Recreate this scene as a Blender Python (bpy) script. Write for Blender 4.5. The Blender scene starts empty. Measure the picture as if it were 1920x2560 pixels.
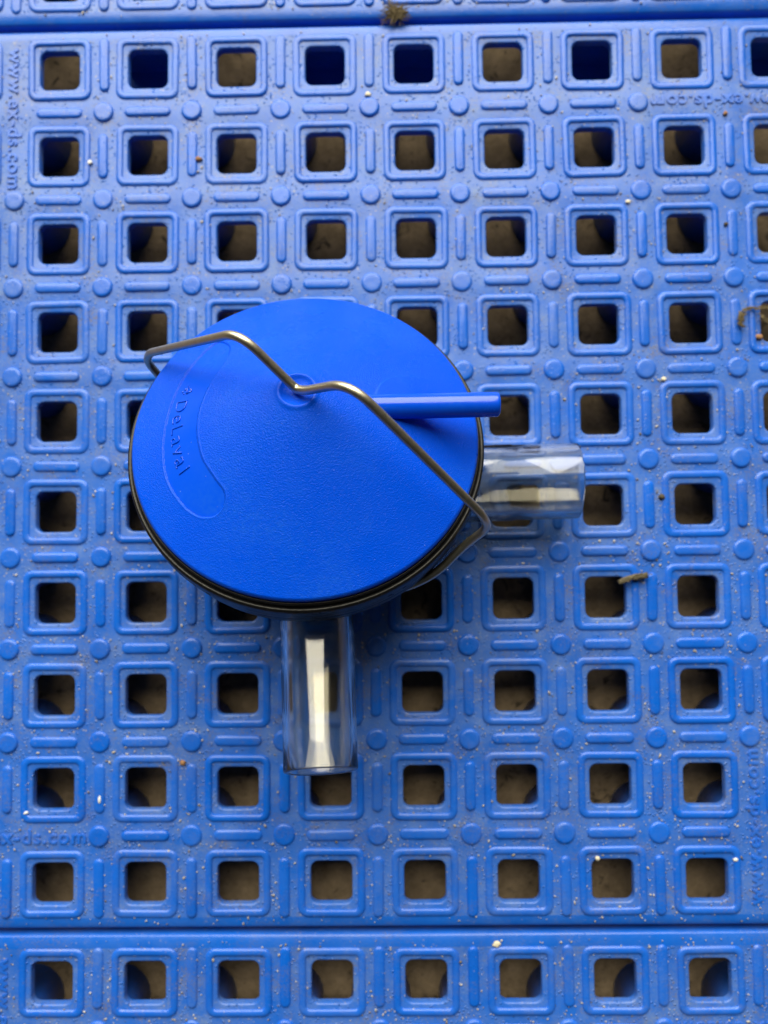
import bpy, bmesh, math, random
import numpy as np
from mathutils import Vector, Matrix, noise as mnoise

random.seed(11)
rng = np.random.default_rng(11)
S = 0.001                      # everything below is written in millimetres
sc = bpy.context.scene
COL = sc.collection

# ------------------------------------------------------------------ camera
CAM_R = (4.88095616e-02, 1.29389717e-02, -1.17966520e-02)
CAM_C = (5.90993600, -26.7451517, 235.121246)
cam_d = bpy.data.cameras.new('camera')
cam = bpy.data.objects.new('camera', cam_d)
COL.objects.link(cam)
cam.matrix_world = Matrix.Translation(Vector(CAM_C) * S) @ (
    Matrix.Rotation(CAM_R[2], 4, 'Z') @ Matrix.Rotation(CAM_R[1], 4, 'Y') @ Matrix.Rotation(CAM_R[0], 4, 'X'))
cam_d.sensor_fit = 'VERTICAL'
cam_d.sensor_height = 36.0
cam_d.lens = 36.0 * 1923 / 2560
cam_d.clip_start = 0.01
cam_d.clip_end = 60.0
cam_d.dof.use_dof = True
cam_d.dof.focus_distance = 0.186
cam_d.dof.aperture_fstop = 9.5
sc.camera = cam

# ------------------------------------------------------------------ world and light
w = bpy.data.worlds.new('World')
sc.world = w
w.use_nodes = True
bg = w.node_tree.nodes['Background']
bg.inputs['Color'].default_value = (0.72, 0.86, 1.0, 1)
bg.inputs['Strength'].default_value = 0.025

# the wide open side of the building: one tall, wide window of daylight
ld = bpy.data.lights.new('window_light', 'AREA')
ld.shape = 'RECTANGLE'
ld.size, ld.size_y = 2.3, 3.0
ld.energy = 182.0
ld.color = (1.0, 0.935, 0.74)
lo = bpy.data.objects.new('window_light', ld)
COL.objects.link(lo)
lo.location = (-0.28, 1.25, 1.85)
lo.rotation_euler = (math.radians(-90), 0, 0)     # faces -y, into the building

sc.view_settings.view_transform = 'Standard'
sc.view_settings.look = 'None'
sc.view_settings.exposure = 0.0
sc.view_settings.gamma = 1.0
sc.view_settings.use_curve_mapping = False
sc.cycles.use_denoising = True
sc.cycles.max_bounces = 16
sc.cycles.transmission_bounces = 14
sc.cycles.glossy_bounces = 8
sc.cycles.caustics_reflective = True
sc.cycles.caustics_refractive = True
sc.cycles.sample_clamp_indirect = 6.0


# ------------------------------------------------------------------ materials
class NT:
    def __init__(self, name):
        self.m = bpy.data.materials.new(name)
        self.m.use_nodes = True
        self.t = self.m.node_tree
        self.b = self.t.nodes['Principled BSDF']
        tc = self.t.nodes.new('ShaderNodeTexCoord')
        self.co = tc.outputs['Object']

    def world(self):
        g = self.t.nodes.new('ShaderNodeNewGeometry')
        self.co = g.outputs['Position']
        self.geo = g
        return self

    def link(self, a, b):
        self.t.links.new(a, b)

    def noise(self, scale, detail=3, rough=.55, dist=0.0):
        n = self.t.nodes.new('ShaderNodeTexNoise')
        n.inputs['Scale'].default_value = scale
        n.inputs['Detail'].default_value = detail
        n.inputs['Roughness'].default_value = rough
        n.inputs['Distortion'].default_value = dist
        self.link(self.co, n.inputs['Vector'])
        return n.outputs['Fac']

    def vor(self, scale, out='Distance', feature='F1', rand=1.0):
        n = self.t.nodes.new('ShaderNodeTexVoronoi')
        n.feature = feature
        n.inputs['Scale'].default_value = scale
        n.inputs['Randomness'].default_value = rand
        self.link(self.co, n.inputs['Vector'])
        return n.outputs[out]

    def ramp(self, fac, *stops):
        r = self.t.nodes.new('ShaderNodeValToRGB')
        e = r.color_ramp.elements
        while len(e) < len(stops):
            e.new(.5)
        for el, (p, c) in zip(e, stops):
            el.position = p
            el.color = (c, c, c, 1) if not hasattr(c, '__len__') else (*c, 1)
        self.link(fac, r.inputs['Fac'])
        return r.outputs['Color']

    def math(self, op, a, b=None, c=None):
        n = self.t.nodes.new('ShaderNodeMath')
        n.operation = op
        for i, v in enumerate((a, b, c)):
            if v is None:
                continue
            if isinstance(v, (int, float)):
                n.inputs[i].default_value = v
            else:
                self.link(v, n.inputs[i])
        return n.outputs[0]

    def mix(self, fac, a, b, mode='MIX'):
        n = self.t.nodes.new('ShaderNodeMix')
        n.data_type = 'RGBA'
        n.blend_type = mode
        for i, v in ((0, fac), (6, a), (7, b)):
            if isinstance(v, (int, float)):
                n.inputs[i].default_value = v
            elif isinstance(v, tuple):
                n.inputs[i].default_value = (*v, 1)
            else:
                self.link(v, n.inputs[i])
        return n.outputs[2]

    def bump(self, h, dist, strength=1.0, normal=None):
        n = self.t.nodes.new('ShaderNodeBump')
        n.inputs['Distance'].default_value = dist
        n.inputs['Strength'].default_value = strength
        self.link(h, n.inputs['Height'])
        if normal is not None:
            self.link(normal, n.inputs['Normal'])
        return n.outputs[0]

    def set(self, **k):
        names = dict(color='Base Color', rough='Roughness', metal='Metallic', ior='IOR', trans='Transmission Weight',
                     normal='Normal', spec='Specular IOR Level', coat='Coat Weight', sss='Subsurface Weight')
        for a, v in k.items():
            s = self.b.inputs[names[a]]
            if isinstance(v, (int, float)):
                s.default_value = v
            elif isinstance(v, tuple):
                s.default_value = (*v, 1)
            else:
                self.link(v, s)
        return self.m


def tile_material(name, dust_amt, base, pimple, gloss=.28, per_piece=False):
    n = NT(name).world()
    big = n.noise(38, 4, .6)
    mid = n.noise(170, 5, .65)
    fine = n.noise(1500, 3, .6)
    d = n.math('MULTIPLY', n.ramp(big, (.32, 0.25), (.68, 1.0)), n.ramp(mid, (.30, .12), (.72, 1.0)))
    d = n.math('MULTIPLY', d, n.ramp(fine, (.35, .45), (.7, 1.0)))
    d = n.math('MULTIPLY', d, dust_amt)
    if per_piece:
        oi = n.t.nodes.new('ShaderNodeObjectInfo')
        d = n.math('MULTIPLY', d, n.math('ADD', n.math('MULTIPLY', oi.outputs['Random'], 1.9), .3))
    col = n.mix(n.ramp(n.noise(60, 3), (.35, 0.0), (.7, 1.0)), base, (base[0] * .7, base[1] * .82, base[2] * .86))
    col = n.mix(d, col, (.20, .27, .39))
    # scuffs and brownish soil in blotches
    soil = n.math('MULTIPLY', n.ramp(n.noise(95, 6, .75), (.50, 0), (.70, 1)), n.ramp(fine, (.42, 0), (.62, 1)))
    col = n.mix(n.math('MULTIPLY', soil, .9 * min(1, dust_amt * 2)), col, (.16, .13, .09))
    sp = n.vor(520)
    speck = n.math('MULTIPLY', n.ramp(sp, (.10, 1), (.17, 0)), n.ramp(n.noise(120, 2), (.46, 0), (.58, 1)))
    col = n.mix(n.math('MULTIPLY', speck, .7 * min(1, dust_amt * 1.6)), col, (.40, .36, .31))
    sp2 = n.math('MULTIPLY', n.ramp(n.vor(1250), (.12, 1), (.24, 0)), n.ramp(n.noise(75, 4, .7), (.46, 0), (.62, 1)))
    col = n.mix(n.math('MULTIPLY', sp2, .6 * min(1, dust_amt * 1.6)), col, (.34, .33, .34))
    rough = n.math('ADD', n.math('MULTIPLY', mid, .20), gloss)
    h = n.math('ADD', n.math('MULTIPLY', n.noise(900, 3, .6), .5), n.math('MULTIPLY', n.noise(260, 3), .9))
    pim = n.math('MULTIPLY', n.ramp(n.vor(820), (.05, 1), (.30, 0)), n.math('MULTIPLY', n.ramp(n.noise(150, 2), (.40, 0), (.54, 1)), pimple))
    nrm = n.bump(h, .00010, .55)
    nrm = n.bump(pim, .00030, 1.0, nrm)
    rough = n.math('SUBTRACT', rough, n.math('MULTIPLY', pim, .18))
    return n.set(color=col, rough=rough, normal=nrm, spec=.5)


BLUE_TILE = (.002, .116, .63)
M_TILE = tile_material('tile_plastic_dusty', .86, BLUE_TILE, 1.0)
M_EDGE = tile_material('tile_plastic_edge', .22, BLUE_TILE, .15, .22)
M_RAISED = tile_material('tile_plastic_raised', .26, (.001, .120, .69), .2, .21, True)


def mat_lid(name, grain, rough):
    n = NT(name)
    g1 = n.noise(2500, 2, .5)
    g2 = n.noise(5200, 2, .5)
    h = n.math('ADD', g1, n.math('MULTIPLY', g2, .5))
    nrm = n.bump(h, .00012, grain)
    base = (.0, .068, .72)
    sp = n.math('MULTIPLY', n.ramp(n.vor(380), (.022, 1), (.045, 0)), n.ramp(n.noise(60, 2), (.50, 0), (.58, 1)))
    col = n.mix(n.math('MULTIPLY', sp, .45), base, (.5, .6, .75))
    film = n.math('MULTIPLY', n.ramp(n.noise(42, 5, .65), (.46, 0), (.72, 1)), n.ramp(n.noise(900, 3, .6), (.40, .2), (.66, 1)))
    col = n.mix(n.math('MULTIPLY', film, .14), col, (.05, .25, .62))
    r = n.math('ADD', n.math('MULTIPLY', n.ramp(n.noise(55, 5, .65), (.3, 0), (.7, 1)), .16), rough - .08)
    return n.set(color=col, rough=r, normal=nrm, spec=.16)


M_LID = mat_lid('lid_blue_grained', 1.0, .29)
M_PANEL = mat_lid('lid_blue_smooth', .03, .33)
M_LETTER = mat_lid('letter_blue_gloss', .02, .24)
M_LETTER.node_tree.nodes['Principled BSDF'].inputs['Specular IOR Level'].default_value = .6
M_SPIGOT = mat_lid('spigot_blue_gloss', .02, .20)
M_SPIGOT.node_tree.nodes['Principled BSDF'].inputs['Specular IOR Level'].default_value = .5

n = NT('black_rubber')
M_BLACK = n.set(color=n.mix(n.ramp(n.vor(900), (.05, 1), (.11, 0)), (.006, .006, .007), (.08, .08, .08)),
                rough=n.math('ADD', n.math('MULTIPLY', n.noise(300, 3), .25), .20),
                normal=n.bump(n.noise(1800, 2), .00012, .6), spec=.26)
n = NT('black_bowl_plastic')
M_BOWL = n.set(color=(.012, .013, .018), rough=.3, normal=n.bump(n.noise(900, 2), .00004, .3))

n = NT('steel_wire')
mp = n.t.nodes.new('ShaderNodeMapping')
mp.inputs['Scale'].default_value = (1, 1, 1)
n.link(n.co, mp.inputs['Vector'])
M_WIRE = n.set(color=n.mix(n.noise(500, 4), (.42, .385, .30), (.60, .56, .46)), metal=1.0,
               rough=n.math('ADD', n.math('MULTIPLY', n.noise(1400, 3), .18), .30),
               normal=n.bump(n.noise(2600, 3, .7), .00005, .5))

n = NT('clear_plastic')
M_CLEAR = n.set(color=(.955, .935, .86), trans=1.0, ior=1.53, rough=.085,
                normal=n.bump(n.noise(160, 2), .00003, .25))

n = NT('ground_soil').world()
M_GROUND = n.set(color=n.mix(n.ramp(n.noise(190, 6, .75, .8), (.57, 0), (.66, 1)),
                             n.mix(n.ramp(n.noise(130, 7, .75), (.3, 0), (.7, 1)), (.105, .075, .045), (.29, .215, .135)), (.03, .022, .015)),
                 rough=.9, normal=n.bump(n.noise(700, 4), .0005, .6))


def mat_plain(name, c1, c2, scale=800, rough=.8):
    n = NT(name)
    return n.set(color=n.mix(n.noise(scale, 4), c1, c2), rough=rough, normal=n.bump(n.noise(scale * 2, 3), .0001, .7))


M_STRAW = mat_plain('dry_straw', (.045, .033, .015), (.21, .16, .075))
M_TWIG = mat_plain('dry_twig', (.035, .028, .016), (.20, .165, .10), 1600)
M_CHIP_O = mat_plain('orange_chip', (.20, .09, .035), (.36, .20, .10))
M_CHIP_P = mat_plain('pale_chip', (.62, .56, .42), (.78, .72, .58))
M_CHIP_D = mat_plain('dark_crumb', (.03, .025, .018), (.09, .07, .04))
M_CHIP_W = mat_plain('white_flake', (.70, .70, .70), (.85, .85, .84), rough=.4)
n = NT('grit').world()
isl = n.geo.outputs['Random Per Island']
M_GRIT = n.set(color=n.ramp(isl, (0.0, (.10, .08, .06)), (.12, (.20, .17, .12)), (.30, (.30, .27, .24)), (.55, (.40, .40, .42)),
                            (.85, (.40, .35, .27)), (1.0, (.58, .55, .5))), rough=.35, spec=.6)


# ------------------------------------------------------------------ helpers
def tagx(o, label=None, cat=None, group=None, kind=None):
    for k, v in (('label', label), ('category', cat), ('group', group), ('kind', kind)):
        if v:
            o[k] = v
    return o


def mesh(name, verts, faces, mat, smooth=True):
    me = bpy.data.meshes.new(name)
    me.from_pydata([tuple(float(c) * S for c in v) for v in verts], [], [tuple(int(i) for i in f) for f in faces])
    me.materials.append(mat)
    if smooth:
        me.polygons.foreach_set('use_smooth', [True] * len(me.polygons))
    me.update()
    return me


def piece(name, me, parent, loc, rz=0.0):
    """a moulded piece: a touch worn, never quite like its neighbour"""
    o = put(name, me, parent, (loc[0] + random.gauss(0, .06), loc[1] + random.gauss(0, .06), loc[2]), rz + random.gauss(0, .006))
    k = random.gauss(1, .008)
    o.scale = (k, k, random.uniform(.72, 1.08))
    return o


def put(name, me, parent=None, loc=(0, 0, 0), rz=0.0):
    o = bpy.data.objects.new(name, me)
    COL.objects.link(o)
    o.parent = parent
    o.location = Vector(loc) * S
    o.rotation_euler = (0, 0, rz)
    return o


def empty(name, loc=(0, 0, 0)):
    return put(name, None, None, loc)


def rrect(hx, hy, r, seg=4):
    pts = []
    for cx, cy, a0 in ((hx - r, hy - r, 0), (-hx + r, hy - r, 90), (-hx + r, -hy + r, 180), (hx - r, -hy + r, 270)):
        for i in range(seg + 1):
            a = math.radians(a0 + 90 * i / seg)
            pts.append((cx + r * math.cos(a), cy + r * math.sin(a)))
    return pts


def loft(loops, closed=True, cap0=False, cap1=False):
    """stack of equal-length loops of 3-D points -> verts, faces"""
    m = len(loops[0])
    v = [p for l in loops for p in l]
    f = []
    for k in range(len(loops) - 1):
        for i in range(m if closed else m - 1):
            j = (i + 1) % m
            f.append((k * m + i, k * m + j, (k + 1) * m + j, (k + 1) * m + i))
    if cap0:
        f.append(tuple(range(m - 1, -1, -1)))
    if cap1:
        f.append(tuple((len(loops) - 1) * m + i for i in range(m)))
    return v, f


def lathe(profile, seg=96):
    loops = []
    for (r, h) in profile:
        loops.append([(r * math.cos(2 * math.pi * i / seg), r * math.sin(2 * math.pi * i / seg), h) for i in range(seg)])
    return loft(loops)


def smooth_path(pts, radius, seg=7):
    """polyline with its corners rounded"""
    P_ = [Vector(p) for p in pts]
    if not hasattr(radius, '__len__'):
        radius = [radius] * len(P_)
    out = [P_[0]]
    for i in range(1, len(P_) - 1):
        a, b, c = P_[i - 1], P_[i], P_[i + 1]
        la, lc = (a - b).length, (c - b).length
        d = min(radius[i], la * .48, lc * .48)
        p0, p1 = b + (a - b).normalized() * d, b + (c - b).normalized() * d
        for k in range(seg + 1):
            t = k / seg
            out.append(p0 * (1 - t) ** 2 + b * 2 * t * (1 - t) + p1 * t * t)
    out.append(P_[-1])
    return out


def sweep(path, rad, seg=12, jitter=0.0, caps=True):
    """tube along a path; rad is a number or one per point"""
    path = [Vector(p) for p in path]
    n_ = len(path)
    rs = rad if hasattr(rad, '__len__') else [rad] * n_
    t0 = (path[1] - path[0]).normalized()
    up = Vector((0, 0, 1)) if abs(t0.z) < .9 else Vector((1, 0, 0))
    nrm = (up - t0 * up.dot(t0)).normalized()
    loops = []
    for i in range(n_):
        t = (path[min(i + 1, n_ - 1)] - path[max(i - 1, 0)]).normalized()
        nrm = (nrm - t * nrm.dot(t)).normalized()
        bi = t.cross(nrm)
        loops.append([path[i] + (nrm * math.cos(2 * math.pi * k / seg) + bi * math.sin(2 * math.pi * k / seg)) *
                      rs[i] * (1 + jitter * (random.random() - .5)) for k in range(seg)])
    return loft(loops, True, caps, caps)


def join(parts):
    v, f = [], []
    for a, b in parts:
        o = len(v)
        v += list(a)
        f += [tuple(i + o for i in q) for q in b]
    return v, f


# ------------------------------------------------------------------ ground
PITCH = 28.0
HOLE = 6.2            # half width of a hole
SLAB = 2.7             # slab thickness
LEG = 17.3             # leg height under the slab
GROUND_Z = -(SLAB + LEG)
gme = mesh('ground', [(-900, -900, GROUND_Z), (900, -900, GROUND_Z), (900, 900, GROUND_Z), (-900, 900, GROUND_Z)],
           [(0, 1, 2, 3)], M_GROUND, False)
tagx(put('ground', gme), 'brown soiled ground seen through the holes of the blue tiles', kind='structure')


# ------------------------------------------------------------------ floor tiles
def ring_mesh():
    prof = [(-1.15, -.1), (-.92, .36), (-.62, .56), (0, .62), (.62, .56), (.92, .36), (1.2, -.1)]
    loops = []
    h = 8.85
    for off, z in prof:
        loops.append([(x, y, z) for x, y in rrect(h + off, h + off, 2.0 + off * .8, 5)])
    v, f = loft(loops[::-1])
    return mesh('hole_ring', v, f, M_RAISED)


def ridge_mesh(length):
    loops = []
    for off, z in ((.28, -.1), (.02, .38), (-.26, .60), (-.8, .68)):
        loops.append([(x, y, z) for x, y in rrect(length / 2 + off, 1.42 + off, max(.2, 1.40 + off), 4)])
    v, f = loft(loops, True, False, True)
    return mesh('ridge', v, f, M_RAISED)


def stud_mesh():
    loops = []
    for r, z in ((3.3, -.1), (3.05, .42), (2.78, .68), (2.2, .74), (.9, .70)):
        loops.append([(r * math.cos(a), r * math.sin(a), z) for a in [2 * math.pi * i / 28 for i in range(28)]])
    v, f = loft(loops, True, False, True)
    return mesh('stud', v, f, M_RAISED)


def leg_mesh():
    loops = []
    for r, z in ((9.9, -SLAB + .4), (9.5, -SLAB - LEG)):
        loops.append([(r * math.cos(a), r * math.sin(a), z) for a in [2 * math.pi * i / 24 for i in range(24)]])
    v, f = loft(loops[::-1], True, True, False)
    return mesh('leg', v, f, M_RAISED)


def tab_mesh():
    def block(x0, x1, y0, y1, z0, z1):
        lp = [[(x, y, z) for x, y in ((x1, y1), (x0, y1), (x0, y0), (x1, y0))] for z in (z0, z1)]
        return loft(lp, True, True, True)
    return mesh('lock_tab_light_block', *join([block(-12, 12, -2, 13.2, GROUND_Z + .1, GROUND_Z + 1.6), block(-13.5, 13.5, 10.8, 13.2, GROUND_Z + 1.5, -5.0)]), M_RAISED, False)  # low tab plate, plus an upright wall added to block light under the seam


RING, RIDGE, RIDGE_E, STUD, LEGM, TAB = ring_mesh(), ridge_mesh(14.2), ridge_mesh(17.2), stud_mesh(), leg_mesh(), tab_mesh()


def slab_mesh(rows, cols):
    """perforated slab; local origin at the tile centre, z = 0 the top"""
    hx, hy = cols * PITCH / 2, rows * PITCH / 2
    EDGE = 4.0                                   # strip kept for the rounded border
    v, f, key = [], [], {}

    def vid(p):
        k = (round(p[0], 3), round(p[1], 3), round(p[2], 3))
        if k not in key:
            key[k] = len(v)
            v.append(p)
        return key[k]
    seg = 6
    n_ = 4 * (seg + 1)
    for r in range(rows):
        for c in range(cols):
            cx, cy = (c + .5) * PITCH - hx, hy - (r + .5) * PITCH
            x0, x1, y0, y1 = cx - PITCH / 2, cx + PITCH / 2, cy - PITCH / 2, cy + PITCH / 2
            if c == 0: x0 += EDGE
            if c == cols - 1: x1 -= EDGE
            if r == 0: y1 -= EDGE
            if r == rows - 1: y0 += EDGE
            inner = rrect(HOLE + .5, HOLE + .5, 2.6, seg)
            outer = []
            per = seg + 1
            for q in range(4):
                sx, sy = ((1, 1), (-1, 1), (-1, -1), (1, -1))[q]
                ex, ey = (x1 if sx > 0 else x0), (y1 if sy > 0 else y0)
                for i in range(per):
                    t = i / seg
                    ix, iy = inner[q * per + i]
                    if q in (0, 2):
                        if t < .5: outer.append((ex, cy + iy + (ey - cy - iy) * 2 * t))
                        else: outer.append((cx + ix + (ex - cx - ix) * 2 * (1 - t), ey))
                    else:
                        if t < .5: outer.append((cx + ix + (ex - cx - ix) * 2 * t, ey))
                        else: outer.append((ex, cy + iy + (ey - cy - iy) * 2 * (1 - t)))
            loops = [[vid((px, py, 0)) for px, py in outer],
                     [vid((cx + px, cy + py, 0.0)) for px, py in inner]]
            for off, z in ((.30, -.06), (.10, -.24), (0.0, -.55), (.10, -SLAB)):
                loops.append([vid((cx + px, cy + py, z)) for px, py in rrect(HOLE + off, HOLE + off, 2.3 + off * .6, seg)])
            bot = [vid((px, py, -SLAB)) for px, py in outer]
            loops.append(bot)
            for a, b in zip(loops, loops[1:]):
                for i in range(n_):
                    j = (i + 1) % n_
                    q = (a[i], a[j], b[j], b[i])
                    if len(set(q)) == 4: f.append(q)
                    elif len(set(q)) == 3: f.append(tuple(dict.fromkeys(q)))
    # rounded border with skirt
    GAP = .35
    prof = [(EDGE, 0)]
    rad = EDGE - GAP
    for k in range(1, 8):
        a = math.pi / 2 * k / 7
        prof.append((EDGE - rad * math.sin(a), -2.1 * (1 - math.cos(a))))
    prof += [(GAP + .05, -5.5)]
    o = len(v)
    for d, z in prof:
        v += [(hx - d, hy - d, z), (-hx + d, hy - d, z), (-hx + d, -hy + d, z), (hx - d, -hy + d, z)]
    for k in range(len(prof) - 1):
        for i in range(4):
            j = (i + 1) % 4
            f.append((o + 4 * k + j, o + 4 * k + i, o + 4 * k + 4 + i, o + 4 * k + 4 + j))
    nb = (len(prof) - 1) * 4
    me = mesh('slab', v, f, M_TILE, True)
    me.materials.append(M_EDGE)
    for pg in me.polygons[len(f) - nb:]:
        pg.material_index = 1
    bm = bmesh.new(); bm.from_mesh(me)
    bmesh.ops.recalc_face_normals(bm, faces=bm.faces)
    bm.to_mesh(me); bm.free()
    try:
        me.set_sharp_from_angle(angle=math.radians(50))
    except Exception:
        pass
    return me


def text_mesh(name, body, length, height, extrude, mat, offset=0.0):
    """raised lettering, centred, reading along +x; scaled to length x height in mm"""
    cu = bpy.data.curves.new(name, 'FONT')
    cu.body = body
    cu.extrude = .05
    cu.offset = offset
    cu.bevel_depth = .018
    cu.bevel_resolution = 1
    cu.resolution_u = 4
    cu.space_character = 1.12
    o = bpy.data.objects.new(name, cu)
    COL.objects.link(o)
    bpy.context.view_layer.update()
    me = bpy.data.meshes.new_from_object(o.evaluated_get(bpy.context.evaluated_depsgraph_get()))
    bpy.data.objects.remove(o)
    co = np.empty(len(me.vertices) * 3)
    me.vertices.foreach_get('co', co)
    co = co.reshape(-1, 3)
    lo_, hi_ = co.min(0), co.max(0)
    sx = length / (hi_[0] - lo_[0]) if length else height / (hi_[1] - lo_[1])
    sy = height / (hi_[1] - lo_[1]) if height else sx
    co[:, 0] = (co[:, 0] - (lo_[0] + hi_[0]) / 2) * sx
    co[:, 1] = (co[:, 1] - (lo_[1] + hi_[1]) / 2) * sy
    co[:, 2] = (co[:, 2] - lo_[2]) / (hi_[2] - lo_[2]) * extrude - .1
    me.vertices.foreach_set('co', (co * S).ravel())
    me.materials.clear()
    me.materials.append(mat)
    me.update()
    me.name = name
    return me


WWW = text_mesh('raised_lettering', 'www.ex-ds.com', 45.5, 4.4, .46, M_RAISED, .006)
SLABS = {}


def floor_tile(cx, cy, rows, shown, label, full_rows=10, first=0):
    """rows: the rows (0..9 from the top of the tile) that are built"""
    n_r = len(rows)
    top = cy + full_rows * PITCH / 2 - rows[0] * PITCH
    mid_y = top - n_r * PITCH / 2
    root = empty('floor_tile', (cx, mid_y, GROUND_Z))
    tagx(root, label, 'floor tile', 'blue plastic floor tiles')
    zc = -GROUND_Z
    if n_r not in SLABS:
        SLABS[n_r] = slab_mesh(n_r, 10)
    put('slab', SLABS[n_r], root, (0, 0, zc))

    def xy(c, r):                # c, r in cells from the full tile's corner cell centre
        return (c - 4.5) * PITCH, (cy + (4.5 - r) * PITCH) - mid_y

    def has_text(kind, c, r):
        # the four lettered strips turn round the tile like a pinwheel
        if kind == 'v':
            return (c == .5 - 0 and r in (0, 1)) or (c == 8.5 and r in (8, 9))
        if kind == 'h':
            return (r == .5 and c in (8, 9)) or (r == 8.5 and c in (0, 1))
        return (c, r) in ((.5, .5), (8.5, .5), (8.5, 8.5), (.5, 8.5))
    for r in rows:
        for c in range(10):
            x, y = xy(c, r)
            piece('hole_ring', RING, root, (x, y, zc), 0)
            if c < 9 and not has_text('v', c + .5, r):
                x, y = xy(c + .5, r)
                if r == 0: piece('ridge', RIDGE_E, root, (x, y + 1.4, zc), math.pi / 2)
                elif r == 9: piece('ridge', RIDGE_E, root, (x, y - 1.4, zc), math.pi / 2)
                else: piece('ridge', RIDGE, root, (x, y, zc), math.pi / 2)
            if r < rows[-1] and not has_text('h', c, r + .5):
                x, y = xy(c, r + .5)
                if c == 0: piece('ridge', RIDGE_E, root, (x - 1.4, y, zc))
                elif c == 9: piece('ridge', RIDGE_E, root, (x + 1.4, y, zc))
                else: piece('ridge', RIDGE, root, (x, y, zc))
            if c < 9 and r < rows[-1]:
                x, y = xy(c + .5, r + .5)
                if not has_text('s', c + .5, r + .5):
                    piece('stud', STUD, root, (x, y, zc))
                put('leg', LEGM, root, (x, y, zc))
        if r == 0 and n_r == 10:
            for c in (2, 4, 5, 7, 9):
                x, y = xy(c, r)
                put('lock_tab_light_block', TAB, root, (x, y, zc))
    d = 3.95 * PITCH
    u = 4.0 * PITCH
    # centre of the strips, relative to the tile centre: left, top, right, bottom
    for px, py, ang, rr in ((-u, d, -90, (0, 1)), (d, u, 180, (0, 1)), (u, -d, 90, (8, 9)), (-d, -u, 0, (8, 9))):
        if all(q in rows for q in rr):
            o = put('raised_lettering', WWW, root, (px, cy + py - mid_y, zc), math.radians(ang))
            o['label'] = 'raised web address moulded in the blue plastic'
    return root


TILE = 10 * PITCH
GAPY = 1.0
floor_tile(0, 0, list(range(10)), None, 'large blue perforated plastic floor tile under the cone-lidded canister, seams above and below it')
floor_tile(0, TILE + GAPY, [8, 9], None, 'strip of blue perforated floor tile above the upper seam, at the top edge')
floor_tile(0, -TILE - GAPY, [0, 1], None, 'strip of blue perforated floor tile below the lower seam, along the bottom edge')

# ------------------------------------------------------------------ the canister
AX = Vector((0.01746473, 0.36616667, 0.93038538))
E1 = Vector((0.99984748, -0.00639598, -0.01625141))
E2 = AX.cross(E1)
CEN = Vector((-16.33375267, 2.69769527, 40.0))      # centre of the lid's edge circle
R = 44.14
BASE = 37.6                                         # the bowl's base lies this far below the lid edge
can = bpy.data.objects.new('canister', None)
COL.objects.link(can)
rot = Matrix((E1, E2, AX)).transposed().to_4x4()
can.matrix_world = Matrix.Translation((CEN - AX * BASE) * S) @ rot
tagx(can, 'blue cone-lidded canister with black rim, wire clip and two clear tube stubs, standing tilted', 'canister')


def up(vf):
    v, f = vf
    return [(p[0], p[1], p[2] + BASE) for p in v], f


# --- lid: a fine polar grid, so that the label recess and the tip dimple are real relief
PAN = [(133.1, 34.8), (140.9, 34.9), (150.8, 34.6), (163.7, 34.2), (178.8, 34.4), (193.3, 35.2), (205.6, 35.8), (217.5, 35.4), (225.1, 34.6),
       (229.7, 33.2), (232.4, 31.4), (232.6, 28.6), (229.0, 26.7), (220.3, 26.1), (205.4, 26.0), (188.2, 25.6), (173.9, 25.1), (159.6, 24.7),
       (145.4, 25.1), (136.7, 26.6), (132.0, 29.2), (131.2, 32.4)]


def catmull(pts, k=10):
    out = []
    n_ = len(pts)
    P_ = [np.array(p, float) for p in pts]
    for i in range(n_):
        a, b, c, d = P_[i - 1], P_[i], P_[(i + 1) % n_], P_[(i + 2) % n_]
        for j in range(k):
            t = j / k
            out.append(.5 * ((2 * b) + (-a + c) * t + (2 * a - 5 * b + 4 * c - d) * t * t + (-a + 3 * b - 3 * c + d) * t ** 3))
    return np.array(out)


PANXY = catmull([(r * math.cos(math.radians(a)), r * math.sin(math.radians(a))) for a, r in PAN], 8)


def poly_sdf(x, y, poly):
    """signed distance (negative inside), vectorised"""
    d = np.full(x.shape, 1e9)
    inside = np.zeros(x.shape, bool)
    m = len(poly)
    for i in range(m):
        ax, ay = poly[i]
        bx, by = poly[(i + 1) % m]
        ex, ey = bx - ax, by - ay
        t = np.clip(((x - ax) * ex + (y - ay) * ey) / (ex * ex + ey * ey + 1e-12), 0, 1)
        d = np.minimum(d, (x - ax - t * ex) ** 2 + (y - ay - t * ey) ** 2)
        cond = ((ay > y) != (by > y)) & (x < (bx - ax) * (y - ay) / ((by - ay) if by != ay else 1e-9) + ax)
        inside ^= cond
    d = np.sqrt(d)
    return np.where(inside, -d, d)


def sst(a, b, x):
    t = np.clip((x - a) / (b - a), 0, 1)
    return t * t * (3 - 2 * t)


HT = 21.0


def cone_h(r):
    h = (HT - .2) * (1 - (r - 4.6) / (R - 4.6))
    tip = HT - .35 - .9 * sst(4.6, 1.6, r)                          # dimple under the wire
    h = np.where(r < 4.9, np.minimum(h, tip + .0 * r), h)
    h = h + .42 * np.exp(-((r - 4.3) / .62) ** 2)                   # raised ring round the dimple
    h = h - .55 * sst(R - .6, R, r) ** 2                           # rounded outer edge
    return h


RECESS = .42


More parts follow.
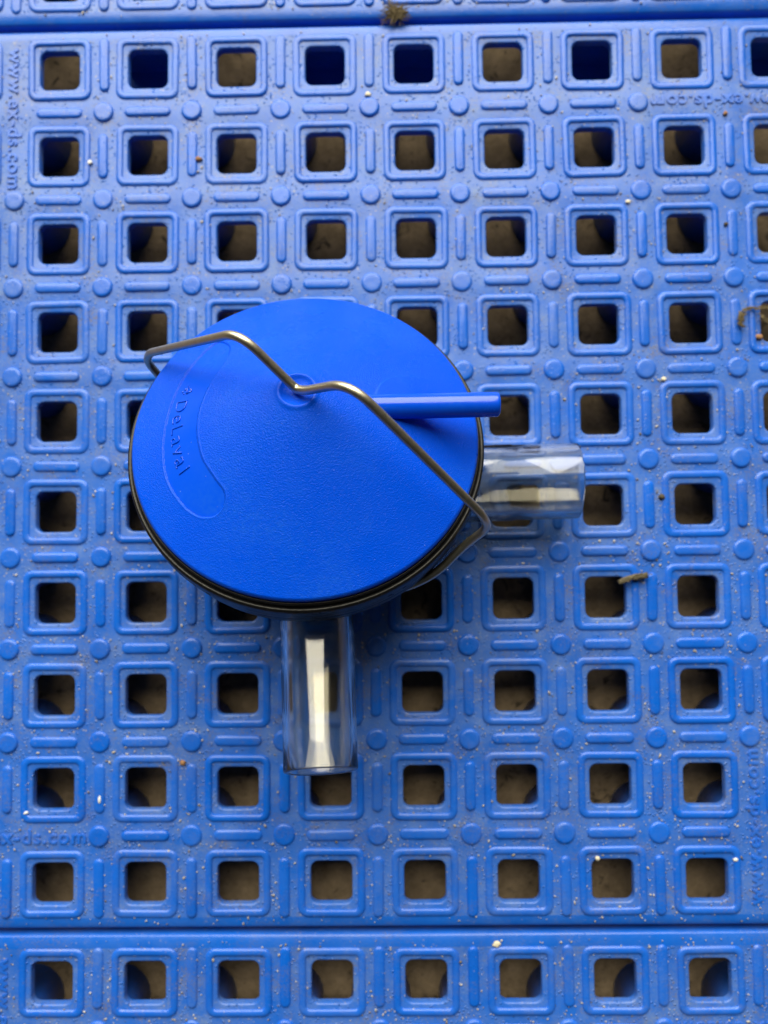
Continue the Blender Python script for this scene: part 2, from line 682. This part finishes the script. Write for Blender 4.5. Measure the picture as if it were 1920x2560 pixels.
def lid_h(x, y, with_panel=True):
    r = np.hypot(x, y)
    h = cone_h(r)
    if with_panel:
        msk = (r > 22) & (r < 38) & (x < -10)
        s = np.full(r.shape, 9.0)
        s[msk] = poly_sdf(x[msk], y[msk], PANXY)
        h = h - RECESS * sst(.14, -.16, s) + .09 * np.exp(-((s - .22) / .18) ** 2)
    # faint round witness step where the spigot grows out
    d = np.hypot((x - 29.5) / 1.05, y - 2.0)
    h = h + .24 * sst(11.2, 10.75, d) * sst(34.0, 25.0, x) * (.45 + .55 * sst(-3.0, 4.0, y))
    return h


NR, NTH = 225, 1250
rr = np.concatenate([[0.0], np.linspace(.25, R, NR)])
th = np.linspace(0, 2 * np.pi, NTH, endpoint=False)
RRg, TH = np.meshgrid(rr[1:], th, indexing='ij')
X, Y = RRg * np.cos(TH), RRg * np.sin(TH)
Z = lid_h(X, Y)
V = np.stack([X, Y, Z + BASE], -1).reshape(-1, 3)
V = np.vstack([V, [[0, 0, float(cone_h(np.array([0.0]))[0]) + BASE]]])
# skirt of the lid, tucked into the rim
sk = np.stack([(R - .25) * np.cos(th), (R - .25) * np.sin(th), np.full(NTH, BASE - 3.0)], -1)
o_sk = len(V)
V = np.vstack([V, sk])
i, j = np.meshgrid(np.arange(NR - 1), np.arange(NTH), indexing='ij')
jn = (j + 1) % NTH
quads = np.stack([i * NTH + j, (i + 1) * NTH + j, (i + 1) * NTH + jn, i * NTH + jn], -1).reshape(-1, 4)
jj = np.arange(NTH)
jjn = (jj + 1) % NTH
q2 = np.stack([(NR - 1) * NTH + jj, o_sk + jj, o_sk + jjn, (NR - 1) * NTH + jjn], -1)
quads = np.vstack([quads, q2])
tris = np.stack([np.full(NTH, o_sk - 1), jj, jjn], -1)


def np_mesh(name, V, quads, tris, mat):
    me = bpy.data.meshes.new(name)
    nl = quads.size + tris.size
    nf = len(quads) + len(tris)
    me.vertices.add(len(V))
    me.vertices.foreach_set('co', (V * S).astype(np.float32).ravel())
    me.loops.add(nl)
    me.loops.foreach_set('vertex_index', np.concatenate([quads.ravel(), tris.ravel()]).astype(np.int32))
    me.polygons.add(nf)
    starts = np.concatenate([np.arange(len(quads)) * 4, len(quads) * 4 + np.arange(len(tris)) * 3]).astype(np.int32)
    me.polygons.foreach_set('loop_start', starts)
    me.polygons.foreach_set('use_smooth', np.ones(nf, bool))
    me.materials.append(mat)
    me.update(calc_edges=True)
    me.validate()
    return me


lid = put('lid', np_mesh('lid', V, quads, tris, M_LID), can)
lid['label'] = 'grained bright blue cone lid'

# --- smooth crescent label panel lying in the recess
inset = catmull([(r * math.cos(math.radians(a)), r * math.sin(math.radians(a))) for a, r in PAN], 6)
gx, gy = np.meshgrid(np.arange(-40, -12, .3), np.arange(-32, 32, .3))
sd = poly_sdf(gx, gy, inset)
bm = bmesh.new()
ids = {}
zz = lid_h(gx, gy, False) - RECESS + .045
for a in range(gx.shape[0]):
    for b in range(gx.shape[1]):
        if sd[a, b] < -.10:
            ids[a, b] = bm.verts.new((gx[a, b] * S, gy[a, b] * S, (zz[a, b] + BASE) * S))
for (a, b), v0 in ids.items():
    q = [(a, b), (a, b + 1), (a + 1, b + 1), (a + 1, b)]
    have = [ids[k] for k in q if k in ids]
    if len(have) >= 3:
        fc = bm.faces.new(have)
        fc.smooth = True
pm = bpy.data.meshes.new('label_panel')
bm.to_mesh(pm); bm.free()
pm.materials.append(M_PANEL)
pan = put('label_panel', pm, lid)
pan['label'] = 'smooth sunken crescent panel with raised lettering'


def on_lid(name, me, ang, rad, tw=0.0, lift=0.0, label=None):
    """child of the lid lying on the label floor; up = towards the tip, right = counter-clockwise"""
    a = math.radians(ang)
    rad_v = Vector((math.cos(a), math.sin(a), 0))
    tan = Vector((-math.sin(a), math.cos(a), 0))
    sl = HT / (R - 4.6)
    upv = (-rad_v + Vector((0, 0, sl))).normalized()
    nrm = tan.cross(upv).normalized()
    o = put(name, me, lid)
    m = Matrix((tan, upv, nrm)).transposed().to_4x4()
    h = float(cone_h(np.array([rad]))[0]) - RECESS + .05 + lift
    o.matrix_local = Matrix.Translation(Vector((rad * math.cos(a), rad * math.sin(a), h + BASE)) * S) @ m @ Matrix.Rotation(tw, 4, 'Z')
    if label:
        o['label'] = label
    return o


LET = {}
for ch, ang, hgt, rad in (('D', 171.3, 3.5, 31.0), ('e', 178.0, 2.7, 31.45), ('L', 184.0, 3.5, 31.0), ('a', 189.4, 2.7, 31.45),
                          ('v', 194.8, 2.6, 31.45), ('a', 200.4, 2.7, 31.45), ('l', 205.4, 3.5, 31.0)):
    if ch not in LET:
        LET[ch] = text_mesh('letter', ch, None, hgt, .36, M_LETTER, -.032)
    on_lid('letter', LET[ch], ang, rad, label='raised letter ' + ch)
# the emblem before the word: an open triangle with three dots
ev, ef = [], []
tri = [(-1.2, -.6), (1.5, .2), (.6, 1.6)]
parts = []
for k in range(3):
    p0, p1 = Vector((*tri[k], .05)), Vector((*tri[(k + 1) % 3], .05))
    parts.append(sweep([p0, p0.lerp(p1, .5), p1], .20, 6))
for px, py, pr in ((0.1, -.9, .42), (.9, -1.5, .34), (1.5, -.7, .26)):
    parts.append(loft([[(px + pr * q * math.cos(t), py + pr * q * math.sin(t), z) for t in [2 * math.pi * k / 10 for k in range(10)]]
                       for q, z in ((1, -.1), (.95, .12), (.5, .25))], True, False, True))
on_lid('emblem', mesh('emblem', *join(parts), M_LETTER), 161.6, 30.9, label='raised triangle emblem with dots')

# --- spigot
v, f = [], []
SP_R = 3.0
prof = [(-9, SP_R + .12), (18, SP_R + .04), (29.0, SP_R), (30.2, SP_R - .02), (30.75, SP_R - .2), (30.98, SP_R - .55), (30.9, SP_R - 1.1), (28.5, SP_R - 1.2), (6, SP_R - 1.2)]
loops = [[(x, q * math.cos(t), q * math.sin(t)) for t in [2 * math.pi * k / 40 for k in range(40)]] for x, q in prof]
sp = put('spigot', mesh('spigot', *loft(loops, True, False, True), M_SPIGOT), can)
sp.location = Vector((17.0, .65, 12.3 + BASE)) * S
sp.rotation_euler = (0, 0, math.radians(1.0))
sp['label'] = 'glossy blue plastic spigot pointing right'

# --- black rim and gasket
SEG = 160
rim_prof = [(R - .6, -3.4), (R + .55, -3.3), (R + .7, -3.2), (R + 1.1, -3.0), (R + 1.5, -3.0), (R + 1.85, -3.4), (R + 1.95, -4.2), (R + 1.95, -7.2),
            (R + 1.75, -8.3), (R + 1.2, -8.9), (R + 1.05, -9.8), (R + 1.2, -10.5), (R + 1.1, -13.2), (R + .4, -14.3), (R - 3.0, -15.0), (R - 5, -15.2)]
rim = put('rim', mesh('rim', *up(lathe(rim_prof, SEG)), M_BLACK), can)
gas_prof = [(R - .3, -3.6), (R - .08, -1.9), (R + .12, -1.5), (R + .34, -1.55), (R + .44, -1.9), (R + .44, -3.5)]
v, f = lathe(gas_prof, 240)
v = [(p[0], p[1], p[2] + .10 * mnoise.noise(Vector((p[0] * .35, p[1] * .35, 3.0))) if -1.8 < p[2] else p[2]) for p in v]
put('gasket', mesh('gasket', *up((v, f)), M_BLACK), rim)
for ang in (-122, -60):
    a = math.radians(ang)
    c0 = Vector(((R + 1.2) * math.cos(a), (R + 1.2) * math.sin(a), -6.6))
    tan = Vector((-math.sin(a), math.cos(a), 0)); rv = Vector((math.cos(a), math.sin(a), 0))
    loops = [[c0 + tan * x * s_ + rv * (k * .9) + Vector((0, 0, y * s_)) for x, y in rrect(3.2, 1.0, .5, 2)] for k, s_ in ((-1.2, 1), (.5, 1), (.8, .8))]
    put('lug', mesh('lug', *up(loft(loops, True, False, True)), M_BLACK), rim)

# --- bowl
bowl_prof = [(R - 1.5, -14.0), (R - 2.6, -15.5), (R - 3.4, -18), (R - 6.5, -24.5), (R - 12, -30.5), (R - 19, -34.8), (18, -36.8), (15.2, -37.5), (13.8, -37.6), (11, -37.0), (.01, -36.6)]
bowl = put('bowl', mesh('bowl', *up(lathe(bowl_prof, 96)), M_BOWL), can)

# --- clear tube stubs
def tube_stub(p0, p1, r_out, wall, step=None, label=None, taper=0.0):
    """clear open tube from p0 (hidden in the bowl) to p1 (its mouth), both in tile millimetres"""
    p0, p1 = Vector(p0), Vector(p1)
    L = (p1 - p0).length
    r_in = r_out - wall
    prof = [(0, r_out + (.20 if step else 0))]
    if step:
        prof += [(step - .14, r_out + .20), (step + .1, r_out)]
    prof += [(L - 8, r_out), (L - .5, r_out + .03), (L - .18, r_out - .09), (L, r_out - .42), (L, r_in + .38), (L - .16, r_in + .08), (L - .6, r_in), (L - 9, r_in - .03), (0, r_in - .1)]
    prof = [(x, q - taper * x / L) for x, q in prof]
    loops = [[(x, q * math.cos(t), q * math.sin(t)) for t in [2 * math.pi * k / 96 for k in range(96)]] for x, q in prof]
    loops.append(loops[0])
    v, f = loft(loops)
    me = mesh('tube_stub', v, f, M_CLEAR)
    bm = bmesh.new(); bm.from_mesh(me)
    bmesh.ops.remove_doubles(bm, verts=bm.verts, dist=1e-7)
    bmesh.ops.recalc_face_normals(bm, faces=bm.faces)
    bm.to_mesh(me); bm.free()
    me.set_sharp_from_angle(angle=math.radians(40))
    o = put('tube_stub', me, can)
    x = (p1 - p0).normalized()
    y = Vector((0, 0, 1)).cross(x).normalized()
    m = Matrix((x, y, x.cross(y))).transposed().to_4x4()
    o.matrix_local = can.matrix_world.inverted() @ Matrix.Translation(p0 * S) @ m
    o['label'] = label
    return o


tube_stub((14.0, -8.15, 12.4), (59.0, -7.5, 12.9), 10.9, 1.9, 26.3, 'clear plastic tube stub pointing right')
ax0 = CEN - AX * 26.3
dirv = (-E2 * math.cos(math.radians(3.0)) + E1 * math.sin(math.radians(3.0))).normalized()
tube_stub(ax0 + dirv * 34, ax0 + dirv * 79.4, 9.85, 1.5, None, 'clear plastic tube stub pointing down', .75)

# --- wire clip
phi = math.radians(-30)
U = Vector((math.cos(phi), math.sin(phi), 0))
WP = [(-41.5, -17.5), (-46.5, -15.0), (-51.6, -4.0), (-49.0, 1.6), (-13.8, 33.2), (-.2, 20.9), (2.6, 22.6), (14.6, 34.6), (50.0, 5.2), (52.0, 0.2)]
RAD = [0, 2, 2.6, 3.0, 6.0, 3.0, 2.0, 7.0, 3.0, 3.0, 5, 5, 5, 0]
pts3 = [U * a + Vector((0, 0, b + BASE)) for a, b in WP]
for da, r_, h_ in ((-5, 48.3, -8.0), (-15, 46.6, -14.0), (-27, 43.2, -16.6), (-38, 38.5, -17.5)):
    aa = phi + math.radians(da)
    pts3.append(Vector((r_ * math.cos(aa), r_ * math.sin(aa), h_ + BASE)))
path = smooth_path(pts3, RAD, 8)
wire = put('wire_clip', mesh('wire_clip', *sweep(path, 1.08, 16), M_WIRE), can)
wire['label'] = 'bent steel wire clip over the lid tip'


# ------------------------------------------------------------------ debris lying on the tiles
def at(px, py, z=0.0):
    """tile point under a place in the picture measured at 1659 x 2212, turned once into plain millimetres"""
    k = 1920 / 1659
    d = Vector(((px * k - 960) / 1923, -(py * k - 1280) / 1923, -1))
    d = cam.matrix_world.to_3x3() @ d
    t = (z - CAM_C[2]) / d.z
    return Vector(CAM_C) + d * t


def thing(name, vf, mat, loc, label, cat, group=None, smooth=True):
    o = put(name, mesh(name, *vf, mat, smooth), None, loc)
    return tagx(o, label, cat, group)


def lump(sx, sy, sz, seed, sub=2, amp=.35):
    bm = bmesh.new()
    bmesh.ops.create_icosphere(bm, subdivisions=sub, radius=1)
    vs = []
    for q in bm.verts:
        nn = 1 + amp * mnoise.noise(q.co * 1.4 + Vector((seed * 3.1, seed, 0)))
        vs.append((q.co.x * nn * sx, q.co.y * nn * sy, q.co.z * nn * sz))
    fs = [tuple(q.index for q in fc.verts) for fc in bm.faces]
    bm.free()
    return vs, fs


def fibre(p0, p1, r0, r1, wob, seg=5, n_=8, arch=0.0):
    p0, p1 = Vector(p0), Vector(p1)
    path, rs = [], []
    off = Vector((random.uniform(-9, 9),) * 3)
    for k in range(n_ + 1):
        t = k / n_
        w_ = Vector((mnoise.noise(off + Vector((t * 2, 0, 0))), mnoise.noise(off + Vector((0, t * 2, 5))), .4 * mnoise.noise(off + Vector((3, t * 2, 0))))) * wob
        path.append(p0.lerp(p1, t) + w_ * min(1, 4 * t * (1 - t) + .3) + Vector((0, 0, arch * 4 * t * (1 - t))))
        rs.append(r0 + (r1 - r0) * t)
    return sweep(path, rs, seg)


# clump of dry plant fluff over the upper seam
parts = [lump(2.2, 1.6, 1.2, 2, 3, .9), ]
parts = [([(p[0] + 0.4, p[1], p[2] + 1.2) for p in parts[0][0]], parts[0][1])]
for k in range(170):
    a = random.uniform(0, 6.28); l = random.uniform(1.6, 4.4)
    q = Vector((random.uniform(-2.6, 2.2), random.uniform(-1.6, 1.6), random.uniform(.5, 2.4)))
    parts.append(fibre(q, q + Vector((math.cos(a) * l - .5, math.sin(a) * l * .8, random.uniform(-.6, .9))), .15, .05, 1.1, 5, 6))
for k in range(5):
    parts.append(fibre((-1.5, .6, 1.5), (-1.8 + random.uniform(-1.6, .8), 5.4 + random.uniform(0, 2), 1.2), .16, .05, .6, 5, 8))
lc = at(857, 33)
thing('plant_fluff', join(parts), M_STRAW, (lc.x, lc.y, -.3), 'tuft of dry brown plant fluff caught on the upper seam', 'plant debris')

# twig bridging a hole's corner
a0, a1 = at(1336, 1258, 1.6), at(1398, 1240, 1.6)
mid = (a0 + a1) / 2
parts = []
path = [a0.lerp(a1, t) - mid + Vector((0, .25 * math.sin(t * 5), 0)) for t in [k / 10 for k in range(11)]]
parts.append(sweep(path, [.6, .85, .9, .8, .95, .85, .95, 1.0, .95, 1.05, .8], 10, .5))
for k in range(26):
    q = path[random.randrange(0, 9)]
    parts.append(fibre(q + Vector((0, random.uniform(-.6, .6), .8)), q + Vector((random.uniform(1.5, 3.4), random.uniform(-.1, 1.5), random.uniform(.5, 1.2))), .24, .12, .25, 5, 4))
thing('twig', join(parts), M_TWIG, mid, 'short broken grey-brown twig bridging the corner of a hole', 'twig')

# tangle of dry grass at the right edge
g0 = at(1600, 690)
parts = []
for (x0, y0, x1, y1, r_) in ((-.6, 1.9, -1.2, -2.0, .36), (-.2, 1.6, -.6, -2.4, .34), (.4, 1.2, -1.0, -1.6, .3), (-1.2, -1.6, .6, -2.6, .3), (-.4, 1.8, 1.6, 3.2, .3),
                             (1.6, 3.2, 4.4, 2.9, .3), (4.4, 2.9, 9.0, 3.6, .26), (5.4, 1.0, 9.4, -3.6, .26), (-.9, .6, .5, -.9, .3), (-1.3, -.5, .2, 1.6, .24), (.4, 2.2, 3.0, 3.4, .24)):
    for q in range(5):
        j = lambda: random.gauss(0, .35)
        parts.append(fibre((x0 + j(), y0 + j(), 1.2 + abs(j())), (x1 + j(), y1 + j(), 1.2), r_ * .5, r_ * .3, 1.0, 5, 8, .3))
thing('dry_grass', join(parts), M_STRAW, (g0.x, g0.y, 0), 'tangled wisp of dry brown grass at the right edge', 'plant debris')

# single crumbs that can be told apart
CR = [('crumb', 430, 344, 1.15, .75, .6, M_CHIP_O, 'small orange-brown crumb beside a ridge, upper left'),
      ('crumb', 1638, 706 + 22, 1.2, .8, .6, M_CHIP_O, 'small reddish crumb under the wisp of dry grass'),
      ('crumb', 795, 205, .95, .8, .5, M_CHIP_P, 'cream crumb above a stud, below the plant fluff'),
      ('crumb', 1457 + 110, 1240 - 755, .7, .6, .5, M_CHIP_D, 'dark crumb beside a vertical ridge near the right edge, two rows above the dry grass'),
      ('crumb', 1566, 248 - 2, .75, .7, .6, M_CHIP_O, 'amber crumb under the upside-down raised lettering'),
      ('crumb', 1356, 437, .75, .65, .5, M_CHIP_P, 'cream crumb on the face between rings, upper right'),
      ('crumb', 195, 352, .75, .75, .5, M_CHIP_W, 'white flake at a ring edge under the left lettering'),
      ('crumb', 216, 1727, .55, 1.35, .45, M_CHIP_W, 'long white flake lying on a vertical ridge, lower left'),
      ('crumb', 57, 1755, .7, .45, .4, M_CHIP_W, 'tiny white flake on a ring corner above the lower left lettering'),
      ('crumb', 1428, 1073, .95, .8, .6, M_CHIP_D, 'dark crumb on the tile right of the sideways clear tube stub'),
      ('crumb', 1432, 820 + 0, .8, .7, .5, M_CHIP_P, 'cream crumb between two studs, right of the lid'),
      ('crumb', 1290, 1853, .7, .7, .5, M_CHIP_P, 'cream crumb on a ring just above the lower seam, lower right'),
      ('crumb', 395, 1647, .95, .8, .5, M_CHIP_O, 'reddish brown crumb between two lower left holes'),
      ('crumb', 1688 - 100, 1856, .7, .6, .5, M_CHIP_W, 'white bead left of the upright lettering at the lower right edge'),
      ('crumb', 1072, 2368 - 330, 1.3, .9, .6, M_CHIP_P, 'crumbly cream patch above a bottom-edge ring'),
      ('crumb', 1841 - 0 - 0, 2322 - 0, .8, .7, .5, M_CHIP_D, '')]
for k, (nm, x, y, sx, sy, sz, mt, lb) in enumerate(CR):
    if not lb:
        continue
    p = at(x, y)
    thing(nm, lump(sx, sy, sz, k + 3.7, 2, .6), mt, (p.x, p.y, .35), lb, 'crumb', 'crumbs on the tiles')

# grit nobody could count
def free_spot(x, y):
    yy = y
    for lim in (140.35, -140.35):
        if abs(y - lim) < 2.4:
            return False
    if y > 140: yy = y - GAPY
    if y < -140: yy = y + GAPY
    fx = (x / PITCH) % 1 - .5
    fy = (yy / PITCH) % 1 - .5
    return max(abs(fx), abs(fy)) > .262


parts = []
ico = bmesh.new(); bmesh.ops.create_icosphere(ico, subdivisions=1, radius=1)
iv = [q.co.copy() for q in ico.verts]; iff = [tuple(q.index for q in fc.verts) for fc in ico.faces]
ico.free()
cnt = 0
while cnt < 4600:
    x, y = random.uniform(-128, 128), random.uniform(-178, 168)
    dens = .28 + .72 * sst(60, -150, np.array(y)) + .25 * (x > 40)
    dens *= .35 + 1.3 * max(0, .5 + mnoise.noise(Vector((x * .035, y * .035, 4.2))))
    if random.random() > dens or not free_spot(x, y):
        continue
    s_ = random.choice((.12, .14, .16, .18, .2, .24, .31)) * random.uniform(.8, 1.3)
    m = Matrix.Rotation(random.uniform(0, 6.28), 3, 'Z') @ Matrix.Diagonal((s_ * random.uniform(1, 1.9), s_, s_ * random.uniform(.5, .8)))
    parts.append(([m @ (q * random.uniform(.75, 1.2)) + Vector((x, y, .10 + s_ * .2)) for q in iv], iff))
    cnt += 1
o = put('grit', mesh('grit', *join(parts), M_GRIT))
tagx(o, 'fine pale grit scattered over the blue tiles', kind='stuff')
